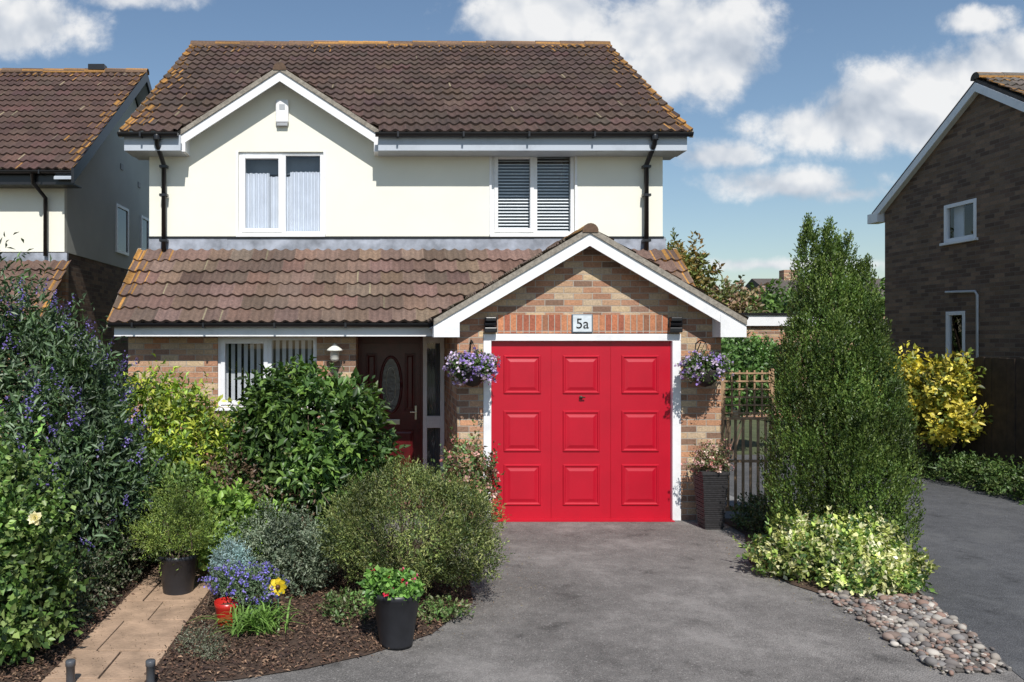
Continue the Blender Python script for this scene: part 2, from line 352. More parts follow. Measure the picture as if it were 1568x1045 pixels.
lb=[];x=XL
while x<XR: 
    e=min(x+1.1,XR+.02); lb.append((x,e+.02,YU-.012-R.uniform(0,.01),YU+.07,3.37,3.598)); x=e
boxes('lead_flashing',lb,lead,H,.004)
sl=math.atan2(7.72-4.99,15.2-11.05); Lr=math.hypot(7.72-4.99,15.2-11.05)
def clipg(c): return abs(c.x+1.46)<1.44 and c.z<5.99-abs(c.x+1.46)*.65+.0 and c.y<12.9
tile_roof('main_roof_front',(-3.63,11.05,4.99),(1,0,0),(0,math.cos(sl),math.sin(sl)),7.87,Lr,(.088,.054,.043),H,clip=clipg)
mesh('main_roof_rear',[(-3.63,15.2,7.72),(4.24,15.2,7.72),(4.24,19.4,4.95),(-3.63,19.4,4.95)],[(0,1,2,3)],plain('rear_tiles',(.09,.055,.045),.9,.3,8),H)
mesh('roof_underlay',[(-.02,11.2,5.03),(4.22,11.2,5.03),(4.22,15.2,7.66),(-3.61,15.2,7.66),(-3.61,12.72,6.04),(-1.46,12.72,6.04)],[(0,1,2,3,4,5)],dark,H)
ridge_tiles('main_ridge',(-3.64,15.2,7.7),(4.25,15.2,7.7),.1,H)
for nm,xa,xb in (('verge_left',-3.65,-3.6),('verge_right',4.21,4.26)):
    prism(nm,[(11.06,4.93),(15.2,7.66),(15.2,7.75),(11.06,5.03)],xa,xb,stonep,H,'x')
for nm,a,b in (('left',-3.6,-2.82),('right',-.08,4.2)):
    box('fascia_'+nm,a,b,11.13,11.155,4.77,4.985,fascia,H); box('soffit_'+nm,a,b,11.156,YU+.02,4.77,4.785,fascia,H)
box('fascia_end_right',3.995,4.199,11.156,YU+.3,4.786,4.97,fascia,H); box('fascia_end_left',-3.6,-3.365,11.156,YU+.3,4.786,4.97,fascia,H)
gutter('gutter_left',-3.66,-2.84,11.07,5.0,H); gutter('gutter_right',-.12,4.25,11.07,5.0,H)
def gable(pref,cx,hw,zt,zb_,y0,y1,parent,col,depth,endw,endz,lich=True):
    s=(zt-zb_)/hw; Ls=math.hypot(hw,zt-zb_)
    for sg,nm in ((-1,'left'),(1,'right')):
        tile_roof(pref+'_tiles_'+nm,(cx+sg*hw,y0,zb_),(0,1,0),(-sg*hw,0,zt-zb_),y1-y0,Ls,col,parent,edges=(lich,False),lich_top=False)
        prism(pref+'_undercloak_'+nm,[(cx,zt+.04),(cx+sg*hw,zb_+.04),(cx+sg*hw,zb_-.03),(cx,zt-.03)],y0-.02,y0+.03,stonep,parent)
        prism(pref+'_bargeboard_'+nm,[(cx,zt-.031),(cx+sg*hw,zb_-.031),(cx+sg*hw,zb_-.031-depth),(cx,zt-.031-depth)],y0,y0+.028,white,parent)
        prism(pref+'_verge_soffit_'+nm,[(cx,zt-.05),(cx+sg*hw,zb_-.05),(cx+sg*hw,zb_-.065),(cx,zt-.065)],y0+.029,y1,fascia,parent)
        xa,xb=sorted((cx+sg*(hw-endw),cx+sg*hw))
        prism(pref+'_box_end_'+nm,[(xa,endz),(xb,endz),(xb,zb_-.06+(s*endw if sg<0 else 0)),(xa,zb_-.06+(s*endw if sg>0 else 0))],y0-.006,y0+.30,white,parent)
    ridge_tiles(pref+'_ridge',(cx,y0-.03,zt-.01),(cx,y1,zt-.01),.085,parent)
gable('small_gable',-1.46,1.42,5.94,5.02,11.24,12.7,H,(.10,.065,.05),.14,.1,4.78,False)
box('alarm_box',-1.545,-1.36,YU-.07,YU,5.24,5.57,white,H,.02); box('alarm_box_label',-1.49,-1.41,YU-.073,YU-.0705,5.42,5.5,plain('label',(.4,.42,.45)),H)
box('alarm_box_shadow',-1.53,-1.375,YU-.06,YU,5.2,5.24,plain('box_shadow_grey',(.35,.36,.38)),H)  # grey block standing in for the shadow under the alarm box
def window(nm,x0,x1,z0,z1,y,parent,mull=.5,open_='r',inset=.03,fw=.05,sill=True):
    yi=y+inset; g=[]
    g+=[(x0,x0+fw,yi,yi+.07,z0,z1),(x1-fw,x1,yi,yi+.07,z0,z1),(x0+fw,x1-fw,yi,yi+.07,z0,z0+fw),(x0+fw,x1-fw,yi,yi+.07,z1-fw,z1)]
    xm=x0+(x1-x0)*mull; g.append((xm-.03,xm+.03,yi,yi+.07,z0+fw,z1-fw))
    a,b=(xm+.03,x1-fw) if open_=='r' else (x0+fw,xm-.03); c,d=z0+fw,z1-fw; q=.045; yo=yi-.018
    boxes(nm+'_frame',g,white,parent,.006)
    boxes(nm+'_casement',[(a-.01,a+q,yo,yi+.05,c-.01,d+.01),(b-q,b+.01,yo,yi+.05,c-.01,d+.01),(a+q,b-q,yo,yi+.05,c-.01,c+q),(a+q,b-q,yo,yi+.05,d-q,d+.01)],white,parent,.006)
    pane_y(nm+'_glass',x0+fw-.01,x1-fw+.01,yi+.035,z0+fw-.01,z1-fw+.01,parent)
    if sill: box(nm+'_sill',x0-.03,x1+.03,y-.045,yi+.02,z0-.035,z0-.001,white,parent,.006)
window('window_a',*W1,YU,H,.53,'l'); window('window_b',*W2,YU,H,.53,'l')
for nm,(a,b,c,d) in (('a',W1),('b',W2)):
    boxes('window_trim_'+nm,[(a-.035,a-.001,YU-.015,YU+.02,c-.0,d),(b+.001,b+.035,YU-.015,YU+.02,c,d)],white,H,.004)
def curtain(nm,x0,x1,z0,z1,y,n,parent,mat,amp=.02):
    k=n*8; V=[];F=[]
    for i in range(k+1):
        t=i/k; x=x0+(x1-x0)*t; yy=y+amp*math.sin(t*n*2*math.pi+math.sin(t*9)*1.2)
        for z in (z0,z1): V.append((x,yy+R.uniform(-.001,.001),z))
    for i in range(k): F.append((2*i,2*i+2,2*i+3,2*i+1))
    return mesh(nm,V,F,mat,parent,smooth=True)
curtain('net_curtain_left',-2.03,-1.66,3.66,4.56,YU+.145,6,H,curt,.024); curtain('net_curtain_right',-1.36,-.9,3.66,4.58,YU+.145,8,H,curt,.024)
curtain('net_curtain_mid',-1.68,-1.34,3.66,4.52,YU+.19,5,H,curt); curtain('curtain_pelmet',-2.05,-.88,4.56,4.8,YU+.22,3,H,plain('pelmet',(.16,.18,.21)),.01)
bv_=[];bf_=[]
for i in range(24):
    z=3.71+i*.046; k=len(bv_); bv_+=[(1.6,YU+.118,z),(2.67,YU+.118,z),(2.67,YU+.138,z+.02),(1.6,YU+.138,z+.02)]; bf_.append((k,k+1,k+2,k+3))
mesh('horizontal_blind',bv_,bf_,blind,H)
def pipe(nm,x,y0,y1,z0,z1,parent,r=.034):
    tube(nm,[([(x,y0,z0),(x,y0,z0-.1),(x,y1,z0-.32),(x,y1,z1)],r)],black,parent)
    boxes(nm+'_clips',[(x-.055,x+.055,y1-.045,y1+.05,z,z+.035) for z in (z0-.36,(z0+z1)/2,z1+.12)],black,parent)
    lathe(nm+'_hopper',[(.05,z0-.05),(.055,z0-.0),(.05,z0+.02)],x,y0,black,parent,12)
pipe('downpipe_left',-3.13,11.07,11.42,4.95,3.42,H); pipe('downpipe_right',3.73,11.07,11.42,4.95,3.42,H)
# lean-to
YL=10.55; GW=(-2.187,-.883,1.25,2.19)
wall_y('front_wall',XL,-.37,0,2.195,YL,[GW],brickF,H)
box('front_wall_return',-.49,-.37,YL+.121,YU+.079,0,2.195,brickS,H); box('leanto_side_wall',XL,XL+.12,YL+.121,YU+.079,0,2.6,brickS,H)
window('window_c',*GW,YL,H,.52,'l')
boxes('vertical_blind',[(x_,x_+.05,YL+.14+.008*(i%2),YL+.148+.008*(i%2),1.3,2.15) for i,x_ in enumerate(np.arange(-2.12,-.95,.085))],plain('vertical_blind_fabric',(.55,.56,.58),.8),H)
box('room_back_dark',XL+.13,-.5,YU-.05,YU+.07,0,2.6,dark,H)
s2=math.atan2(3.42-2.36,11.47-10.2); L2=math.hypot(3.42-2.36,11.47-10.2)
def gz(x): return 3.44-abs(x-2.385)*.588
def clipl(c): return abs(c.x-2.385)<1.83 and c.z<gz(c.x)
tile_roof('leanto_roof',(-3.5,10.18,2.35),(1,0,0),(0,math.cos(s2),math.sin(s2)),7.66,L2,(.16,.103,.08),H,clip=clipl,gauge=.27,lich_top=False,var=.17)
prism('leanto_verge_left',[(10.19,2.3),(11.49,3.38),(11.49,3.46),(10.19,2.38)],-3.52,-3.47,stonep,H,'x')
prism('leanto_verge_right',[(10.19,2.3),(11.49,3.38),(11.49,3.46),(10.19,2.38)],4.13,4.18,stonep,H,'x')
mesh('leanto_underlay',[(-3.48,10.3,2.4),(.6,10.3,2.4),(.6,11.5,3.36),(-3.48,11.5,3.36)],[(0,1,2,3)],dark,H)
box('leanto_fascia',-3.45,.68,10.27,10.295,2.19,2.34,white,H); box('leanto_soffit',-3.45,.86,10.296,YU+.05,2.196,2.21,white,H)
gutter('leanto_gutter',-3.5,.72,10.21,2.36,H)
box('porch_floor',-.37,.87,10.2,YU+.1,.0,.09,plain('porch_tile',(.2,.1,.07),.6,.2,10),H,.01)
YD=YU+.06
boxes('door_frame',[(-.37,-.33,YD,YD+.08,.09,2.19),(.52,.56,YD,YD+.08,.09,2.19),(-.33,.52,YD,YD+.08,2.1,2.19)],mahog,H,.005)
box('front_door',-.33,.52,YD+.02,YD+.065,.1,2.1,mahog,H)
def ring(nm,cx,cz,rx,rz,y,t,mat,parent,n=40):
    tube(nm,[([(cx+rx*math.cos(2*math.pi*i/n),y,cz+rz*math.sin(2*math.pi*i/n)) for i in range(n+1)],t)],mat,parent,8)
ring('door_oval_moulding',.1,1.5,.15,.4,YD+.015,.022,mahog,H)
V=[(.1,YD+.012,1.5)]+[(.1+.135*math.cos(2*math.pi*i/32),YD+.012,1.5+.385*math.sin(2*math.pi*i/32)) for i in range(32)]
mesh('door_oval_glass',V,[(0,i+1,(i+1)%32+1) for i in range(32)],plain('obscure_glass',(.14,.15,.15),.15,.5,14,.5,bscale=25),H)
ring('door_oval_leading',.1,1.5,.07,.25,YD+.008,.004,steel,H)
def panel(nm,x0,x1,z0,z1,y,mat,parent,r=.02,t=.03):
    V=[];ins=[(0,0),(t*.35,-r*.9),(t,-r*.9),(t*1.5,-.001),(t*2.1,-.001),(t*3.6,-r*.8)]
    for d,o in ins: V+=[(x0+d,y+o,z0+d),(x1-d,y+o,z0+d),(x1-d,y+o,z1-d),(x0+d,y+o,z1-d)]
    F=[]
    for i in range(len(ins)-1):
        for j in range(4): F.append((4*i+j,4*i+(j+1)%4,4*i+4+(j+1)%4,4*i+4+j))
    k=4*(len(ins)-1); F.append((k,k+1,k+2,k+3)); return mesh(nm,V,F,mat,parent)
for i,(a,b,c,d) in enumerate([(-.24,.05,.25,.85),(.14,.43,.25,.85),(-.26,-.1,1.12,1.95),(.3,.45,1.12,1.95)]): panel(f'door_panel_{i}',a,b,c,d,YD+.019,mahog,H,.012,.014)
box('letterbox',-.03,.23,YD,YD+.02,.93,1.0,steel,H,.005); boxes('door_handle',[(.44,.475,YD-.01,YD+.02,1.0,1.2),(.37,.475,YD-.05,YD-.03,1.1,1.12)],steel,H,.006)
boxes('sidelight_frame',[(.56,.62,YD-.01,YD+.07,.09,2.19),(.81,.868,YD-.01,YD+.07,.09,2.19),(.62,.81,YD-.01,YD+.07,.09,.2),(.62,.81,YD-.01,YD+.07,.88,1.05),(.62,.81,YD-.01,YD+.07,2.1,2.19)],white,H,.005)
pane_y('sidelight_glass',.62,.81,YD+.03,.2,2.1,H); box('hall_dark',-.36,.87,YD+.9,YD+.95,0,2.5,dark,H)
curtain('sidelight_net',.6,.82,.2,2.1,YD+.1,5,H,plain('grey_net',(.12,.13,.14),.9),.012)
PLm=plain('lamp_white',(.8,.78,.7),.3)
lathe('porch_lamp_shade',[(.0,2.09),(.03,2.08),(.10,2.02),(.105,2.0),(.06,2.01),(.06,1.9),(.04,1.87),(0,1.86)],-.64,10.42,PLm,H,16); tube('porch_lamp_arm',[([(-.64,10.55,1.94),(-.64,10.5,2.04),(-.64,10.42,2.1)],.012)],steel,H)
# ---------------- garage
YG=9.53; gx0,gx1=.87,4.0
boxes('garage_piers',[(gx0,1.178,YG,YG+.12,0,2.215),(3.52,gx1,YG,YG+.12,0,2.215)],brickF,H)
prism('garage_gable_wall',[(gx0,2.2155),(gx1,2.2155),(gx1,2.33),(2.385,3.33),(gx0,2.39)],YG,YG+.12,brickF,H)
boxes('garage_side_walls',[(gx0,gx0+.12,YG+.121,YU+.07,0,2.35),(gx1-.12,gx1,YG+.121,YU+.07,0,2.35)],brickS,H)
box('soldier_course',1.34,3.36,YG-.012,YG,2.222,2.44,brickO,H)
gable('garage_gable',2.385,1.81,3.41,2.345,9.3,11.47,H,(.11,.08,.06),.145,.30,2.175,False)
boxes('garage_frame',[(1.178,1.272,YG-.015,YG+.09,0,2.13),(3.418,3.52,YG-.015,YG+.09,0,2.13),(1.178,3.52,YG-.015,YG+.09,2.131,2.214)],white,H,.006)
DY=YG+.045
box('garage_door',1.274,3.416,DY,DY+.04,.012,2.13,reddoor,H)
px=[(1.425,1.87),(2.13,2.57),(2.83,3.275)]; pz=[(1.50,1.96),(.81,1.30),(.17,.66)]
k=0
for a,b in px:
    for c,d in pz: panel(f'garage_panel_{k}',a,b,c,d,DY-.002,reddoor,H,.013,.022); k+=1
boxes('garage_door_seams',[(x_,x_+.006,DY-.004,DY-.001,.02,2.12) for x_ in (1.99,2.70)],plain('red_dark',(.38,.002,.012),.3),H)
tube('garage_handle',[([(2.345,DY,1.46),(2.345,DY-.03,1.46)],.02),([(2.325,DY-.035,1.46),(2.39,DY-.035,1.46)],.008)],plain('handle_bronze',(.06,.045,.03),.4),H)
for x_ in (1.255,3.437): tube('garage_corbel_'+str(int(x_)),[([(x_-.07,YG-.06,2.33),(x_+.07,YG-.06,2.33)],.04)],black,H); 
boxes('garage_corbel_blocks',[(1.18,1.33,YG-.10,YG,2.23,2.29),(1.19,1.32,YG-.12,YG-.01,2.36,2.41),(3.37,3.5,YG-.12,YG-.01,2.36,2.41),(3.36,3.51,YG-.10,YG,2.23,2.29)],black,H,.01)
boxes('house_number_plaque',[(2.22,2.47,YG-.03,YG-.013,2.225,2.45)],plain('plaque',(.10,.13,.16),.3),H,.01)
box('house_number_tile',2.235,2.455,YG-.035,YG-.0305,2.24,2.435,plain('plaque_white',(.62,.67,.70),.3,.15,14),H)
tx=bpy.data.curves.new('num','FONT'); tx.body='5a'; tx.size=.17; tx.extrude=.002; tx.align_x='CENTER'
to=bpy.data.objects.new('house_number_digits',tx); to.rotation_euler=(math.radians(90),0,0); to.location=(2.345,YG-.037,2.28); to.data.materials.append(black); link(to,H)
box('garage_threshold',1.28,3.42,9.44,9.58,.0,.015,reddoor,H)
# ------------------------------------------------------------ LEFT NEIGHBOUR
NH=empty('neighbour_rendered_house',(-9,16,0))
nx0,nx1=-14.,-5.55; ny=13.95
shaded_cream=plain('shaded_cream_render',(.56,.56,.50),.85,.06,1.2,.3,bscale=140)  # darker copy of the cream render, side wall's shade painted into the colour
box('front_wall_upper',nx0,nx1,ny,ny+.12,3.68,5.0,cream,NH); box('front_wall_lower',nx0,nx1,ny+.06,ny+.18,0,3.679,brickF,NH)
box('side_wall_upper',nx1-.12,nx1,ny+.121,21,3.68,5.0,shaded_cream,NH); box('side_wall_lower',nx1-.12,nx1-.015,ny+.181,21,0,3.679,brickD,NH)
prism('side_gable',[(ny,5.0),(21,5.0),(17.6,7.75)],nx1-.12,nx1,shaded_cream,NH,'x')
sn=math.atan2(8.02-5.02,17.6-13.5); Ln=math.hypot(8.02-5.02,17.6-13.5)
tile_roof('roof_front',(-14.2,13.5,5.0),(1,0,0),(0,math.cos(sn),math.sin(sn)),9.0,Ln,(.092,.052,.042),NH,edges=(False,True))
mesh('roof_rear',[(-14.2,17.6,8.02),(-5.2,17.6,8.02),(-5.2,21.6,5.05),(-14.2,21.6,5.05)],[(0,1,2,3)],black,NH)
ridge_tiles('ridge',(-14.2,17.6,8.0),(-5.18,17.6,8.0),.1,NH); box('ridge_vent',-6.45,-6.1,17.5,17.7,8.05,8.17,black,NH)
prism('verge_board',[(13.45,4.78),(17.6,7.82),(21.5,4.9),(21.5,5.05),(17.6,8.04),(13.45,5.02)],-5.24,-5.19,black,NH,'x')
prism('verge_soffit',[(13.5,4.85),(17.6,7.86),(21.5,4.9),(21.5,4.94),(17.6,7.9),(13.5,4.89)],-5.55,-5.241,fascia,NH,'x')
box('fascia',-14.2,-5.25,13.6,13.63,4.78,5.0,black,NH); box('soffit',-14.2,-5.25,13.631,13.95,4.78,4.8,black,NH); gutter('gutter',-14.2,-5.2,13.52,5.0,NH)
tube('downpipe',[([(-5.92,13.52,4.95),(-5.92,13.55,4.8),(-5.85,13.88,4.6),(-5.85,13.88,3.6)],.036)],black,NH)
box('lead_flashing',nx0,nx1+.05,ny-.02,ny+.05,3.5,3.66,lead,NH)
s3=math.atan2(1.1,1.25)
tile_roof('leanto_roof',(-14,12.65,2.4),(1,0,0),(0,math.cos(s3),math.sin(s3)),8.6,1.66,(.15,.09,.07),NH,edges=(False,True),lich_top=False)
box('leanto_wall',nx0,nx1,13.0,13.1,0,2.35,brickF,NH); box('leanto_side',nx1-.1,nx1,13.1,13.95,0,2.9,brickS,NH)
dg=plain('dark_glass',(.03,.04,.05),.08)
for i,(a,b,c,d) in enumerate([(16.6,17.4,3.97,4.98),(18.3,18.9,4.2,5.0)]):
    boxes(f'side_window_frame_{i}',[(nx1-.02,nx1+.03,a,a+.06,c,d),(nx1-.02,nx1+.03,b-.06,b,c,d),(nx1-.02,nx1+.03,a+.06,b-.06,c,c+.06),(nx1-.02,nx1+.03,a+.06,b-.06,d-.06,d)],white,NH)
    box(f'side_window_glass_{i}',nx1,nx1+.006,a+.06,b-.06,c+.06,d-.06,dg,NH)
boxes('side_vents',[(nx1,nx1+.02,16.9,17.05,5.75,5.87),(nx1,nx1+.02,18.1,18.25,5.6,5.72)],plain('vent',(.25,.25,.25)),NH)
# ------------------------------------------------------------ RIGHT NEIGHBOUR
BH=empty('neighbour_brick_house',(14,14,0)); bx=10.6
y0_,y1_,yr=11.5,17.0,14.25
holes=[(14.37,15.2,3.98,4.69),(14.65,15.15,1.2,2.68)]
def wall_x(nm,x,th,ya,yb,za,zb,holes,mat,parent):
    ys=sorted({ya,yb,*[h[0] for h in holes],*[h[1] for h in holes]}); zs=sorted({za,zb,*[h[2] for h in holes],*[h[3] for h in holes]}); Ls=[]
    for a,b in zip(ys[:-1],ys[1:]):
        run=None
        for c,d in zip(zs[:-1],zs[1:]):
            if any(h[0]<=a and b<=h[1] and h[2]<=c and d<=h[3] for h in holes):
                if run: Ls.append((x,x+th,a,b,*run)); run=None
            else: run=(run[0],d) if run else (c,d)
        if run: Ls.append((x,x+th,a,b,*run))
    return boxes(nm,Ls,mat,parent)
wall_x('side_wall',bx,.12,y0_,y1_,0,4.95,holes,brickD,BH)
prism('gable_wall',[(y0_,4.9501),(y1_,4.9501),(yr,6.62)],bx,bx+.12,brickD,BH,'x')
box('front_wall',bx+.121,20,y0_,y0_+.1,0,4.95,brickDF,BH); box('rear_wall',bx+.121,20,y1_-.1,y1_,0,4.95,brickDF,BH); box('inner_dark',bx+1.2,bx+1.25,y0_+.1,y1_-.1,0,4.9,dark,BH)
roofD=plain('right_roof_tile',(.09,.075,.065),.9,.35,10,.6)
for sg,ye in ((-1,y0_-.3),(1,y1_+.3)):
    prism('roof_slope_'+('front' if sg<0 else 'rear'),[(yr,6.78),(ye,4.88),(ye,4.82),(yr,6.72)],bx-.1,20,roofD,BH,'x')
    prism('bargeboard_'+('front' if sg<0 else 'rear'),[(yr,6.715),(ye,4.815),(ye,4.66),(yr,6.56)],bx-.12,bx-.09,white,BH,'x')
    prism('soffit_'+('front' if sg<0 else 'rear'),[(yr,6.6),(ye,4.7),(ye,4.68),(yr,6.58)],bx-.089,bx,white,BH,'x')
tile_roof('roof_tiles_front',(bx-.11,y0_-.3,4.89),(1,0,0),(0,yr-y0_+.3,1.9),9,math.hypot(yr-y0_+.3,1.9),(.12,.10,.085),BH,edges=(True,False))
ridge_tiles('ridge',(bx-.12,yr,6.79),(20,yr,6.79),.1,BH,(.12,.1,.08)); box('eaves_end',bx-.13,bx+.1,y1_+.05,y1_+.4,4.66,4.86,white,BH)
for i,(a,b,c,d) in enumerate(holes):
    q=.07
    boxes(f'window_frame_{i}',[(bx-.01,bx+.06,a,a+q,c,d),(bx-.01,bx+.06,b-q,b,c,d),(bx-.01,bx+.06,a+q,b-q,c,c+q),(bx-.01,bx+.06,a+q,b-q,d-q,d)],white,BH,.005)
    mesh(f'window_glass_{i}',[(bx+.03,a+q,c+q),(bx+.03,b-q,c+q),(bx+.03,b-q,d-q),(bx+.03,a+q,d-q)],[(0,1,2,3)],glass,BH); 
box('window_sill',bx-.06,bx-.001,14.32,15.25,3.93,3.979,white,BH,.005)
box('window_curtain',bx+.15,bx+.17,14.9,15.15,4.0,4.66,curt,BH)
tube('waste_pipe',[([(bx-.04,15.1,3.05),(bx-.04,14.35,3.02),(bx-.04,14.3,2.95),(bx-.04,14.3,.1)],.022)],plain('pipe_grey',(.5,.5,.5)),BH)
# ------------------------------------------------------------ foliage engine
def unit(a): return a/np.maximum(np.linalg.norm(a,axis=-1,keepdims=True),1e-6)
def lump(u,seed,f=3.2,n=7):
    r=np.random.default_rng(seed); s=np.zeros(len(u))
    for i in range(n):
        d=unit(r.normal(size=3)); s+=np.sin(u@d*f*r.uniform(.7,2.2)+r.uniform(0,6.28))
    return s/n
class Fol:
    def __init__(s): s.P=[];s.C=[]
    def add(s,p,d,nrm,Lg,Wd,col,fold=.12):
        d=unit(d); sd_=unit(np.cross(d,nrm)); n=np.cross(sd_,d); Lg=np.asarray(Lg).reshape(-1,1)*np.ones((len(p),1)); Wd=Lg*Wd
        V=np.stack([p,p+d*Lg*.45+sd_*Wd/2+n*Lg*fold,p+d*Lg-n*Lg*.08,p+d*Lg*.45-sd_*Wd/2+n*Lg*fold],1)
        s.P.append(V); s.C.append(np.repeat(col[:,None,:],4,1))
    def build(s,name,parent,mat=None):
        V=np.concatenate(s.P).reshape(-1,3).astype(np.float32); C=np.concatenate(s.C).reshape(-1,3); V[:,2]=np.maximum(V[:,2],.014)
        n=len(V)//4; idx=(np.arange(n)*4)[:,None]+np.array([[0,1,2,0,2,3]]); idx=idx.ravel().astype(np.int32)
        me=bpy.data.meshes.new(name); me.vertices.add(len(V)); me.vertices.foreach_set('co',V.ravel())
        me.loops.add(len(idx)); me.loops.foreach_set('vertex_index',idx); me.polygons.add(2*n)
        me.polygons.foreach_set('loop_start',np.arange(0,6*n,3,dtype=np.int32)); me.polygons.foreach_set('loop_total',np.full(2*n,3,dtype=np.int32))
        me.update(calc_edges=True)
        a=me.color_attributes.new('Col','FLOAT_COLOR','POINT'); C=np.hstack([np.clip(C,.003,1),np.ones((len(C),1))]).astype(np.float32); a.data.foreach_set('color',C.ravel())
        me.materials.append(mat or leaf); o=bpy.data.objects.new(name,me); return link(o,parent)
def pick(pal,n,jit=.18):
    pal=np.array(pal); c=pal[R.integers(0,len(pal),n)]; return c*np.clip(R.normal(1,jit,(n,1)),.4,1.8)
def sample_blobs(blobs,n,seed,rough=.16,inner=.25):
    B=np.array(blobs); wgt=(B[:,3]*B[:,4]+B[:,3]*B[:,5]+B[:,4]*B[:,5]); idx=R.choice(len(B),n,p=wgt/wgt.sum()); b=B[idx]
    u=unit(R.normal(size=(n,3))); rr=1+rough*lump(u*1.0+b[:,:3]*.7,seed)*2.2+rough*.8*lump(u*2.7+b[:,:3],seed+5)*2
    q=np.where(R.random(n)<inner,R.uniform(.35,.8,n),R.uniform(.8,1.02,n)); p=b[:,:3]+u*b[:,3:6]*(rr*q)[:,None]
    keep=np.ones(n,bool)
    for k in range(len(B)):
        e=np.linalg.norm((p-B[k,:3])/B[k,3:6],axis=1); keep&=~((e<.6)&(idx!=k))
    keep&=p[:,2]>.03
    o=unit(u/b[:,3:6]); return p[keep],o[keep],q[keep]
def twigs(F,p,o,q,k,tl,ls,wd,pal,seed,up=.35,spread=.9,jit=.18,lift=.5,clump=.35,tip=None,start=-.6,droop=0):
    n=len(p); td=unit(o*.8+np.array([0,0,up])+R.normal(0,.35,(n,3))); cl=1+clump*lump(p*4.5,seed+9,1.5)*2
    base=pick(pal,n,jit)*np.clip(cl,.45,1.7)[:,None]
    for i in range(k):
        t=(i+.5)/k; pos=p+td*(tl*t+tl*start)+R.normal(0,tl*.06,(n,3)); rd=unit(R.normal(size=(n,3)))
        ld=unit(td*(.35+t*.6)+rd*spread-np.array([0,0,droop])); nr=unit(o*.7+np.array([0,0,lift])+R.normal(0,.45,(n,3)))
        c=base*np.clip(R.normal(1,.14,(n,1)),.5,1.6)
        if tip is not None and i>=k-2: c=c*(1-tip[1])+np.array(tip[0])*tip[1]
        F.add(pos,ld,nr,ls*R.uniform(.6,1.15,n),wd,c)
def stems(name,parent,base,blobs,n,r0,mat=barkm,ends=None):
    P=[]
    for i in range(n):
        if ends is not None: e=Vector(ends[i])
        else:
            b=blobs[i%len(blobs)]; e=Vector(b[:3])+Vector((R.normal(0,.45)*b[3],R.normal(0,.45)*b[4],R.uniform(-.1,.6)*b[5]))
        s=Vector(base)+Vector((R.normal(0,.05),R.normal(0,.05),0)); m=(s+e)/2+Vector((R.normal(0,.05),R.normal(0,.05),-.02))
        P.append(([s,s.lerp(m,.5)+Vector((0,0,.02)),m,e],[r0,r0*.75,r0*.5,r0*.15]))
    return tube(name,P,mat,parent,6)
def shrub(name,loc,blobs,n,k,tl,ls,wd,pal,seed,inner=.25,rough=.16,stem=8,r0=.02,flowers=None,shoots=0,sl_=.3,**kw):
    E=empty(name,loc); F=Fol(); p,o,q=sample_blobs(blobs,n,seed,rough,inner); twigs(F,p,o,q,k,tl,ls,wd,pal,seed,**kw)
    if flowers: flowers(F,p,o,q)
    if shoots:
        s=np.where((q>.9)&(o[:,2]>-.15))[0]; s=R.choice(s,min(shoots,len(s)),replace=False); kw2=dict(kw); kw2.pop('start',None)
        kw2['up']=kw.get('up',.35)+.35
        for f in (.6,1.0):
            h=s[:len(s)//2] if f<1 else s[len(s)//2:]
            twigs(F,p[h],o[h],q[h],max(7,int(sl_*f/.028)),sl_*f,ls*.85,wd,pal,seed+3,start=0,**kw2)
    F.build('foliage',E); stems('branches',E,loc,blobs,stem,r0); return E
def spikes(pal,frac,length,per,sz):
    def f(F,p,o,q):
        s=np.where((q>.88)&(o[:,2]>-.3)&(R.random(len(p))<frac))[0]; n=len(s); d=unit(o[s]*.5+np.array([0,0,.8])+R.normal(0,.22,(n,3))); b=p[s]+o[s]*.10
        c0=pick(pal,n,.15); ln=R.uniform(.6,1.2,(n,1))*length
        for i in range(per):
            t=i/per; rd=unit(R.normal(size=(n,3))); pos=b+d*(ln*t)+rd*(.02*(1-t)+.004); F.add(pos,rd,d,sz*(1.2-t*.6),.9,c0*R.uniform(.7,1.25,(n,1)))
    return f
def heads(pal,frac,sz,rad,per,qmin=.85):
    def f(F,p,o,q):
        s=np.where((q>qmin)&(R.random(len(p))<frac))[0]; n=len(s); b=p[s]+o[s]*.03; c0=pick(pal,n,.2)
        for i in range(per):
            rd=unit(R.normal(size=(n,3))+o[s]*.7); F.add(b+rd*rad*.3,rd,o[s]+rd*.2,np.full(n,rad),.85,c0*R.uniform(.8,1.2,(n,1)))
    return f
PUR=[(.18,.13,.44),(.25,.18,.56),(.14,.11,.34)]
shrub('buddleia_bush',(-3.2,7.2,0),[(-3.35,7.3,1.4,.8,.75,1.0),(-3.75,7.2,1.8,.75,.65,.75),(-2.75,7.0,1.15,.52,.55,.85),(-2.95,7.2,1.65,.55,.55,.65),(-4.5,7.0,1.3,.8,.8,1.2),(-2.45,6.9,.8,.38,.45,.7),(-3.1,6.8,.8,.8,.6,.75)],
   6300,6,.22,.10,.27,[(.075,.125,.06),(.10,.16,.08),(.05,.085,.04),(.085,.145,.05),(.13,.18,.11)],11,stem=24,r0=.03,up=.7,flowers=spikes(PUR,.17,.16,20,.021),shoots=260,sl_=.34,clump=.5,rough=.2,inner=.18)
def roses(F,p,o,q):
    for c in [(-2.22,5.12,1.0),(-2.6,5.0,.35),(-2.45,5.0,.62)]:
        n=26; rd=unit(R.normal(size=(n,3))+np.array([0,-.6,.3])); F.add(np.array([c])+rd*.012,rd,np.tile([0.,-1,.3],(n,1)),np.full(n,.04 if c[2]>.9 else .022),.95,pick([(.8,.72,.45),(.85,.8,.6)],n,.08))
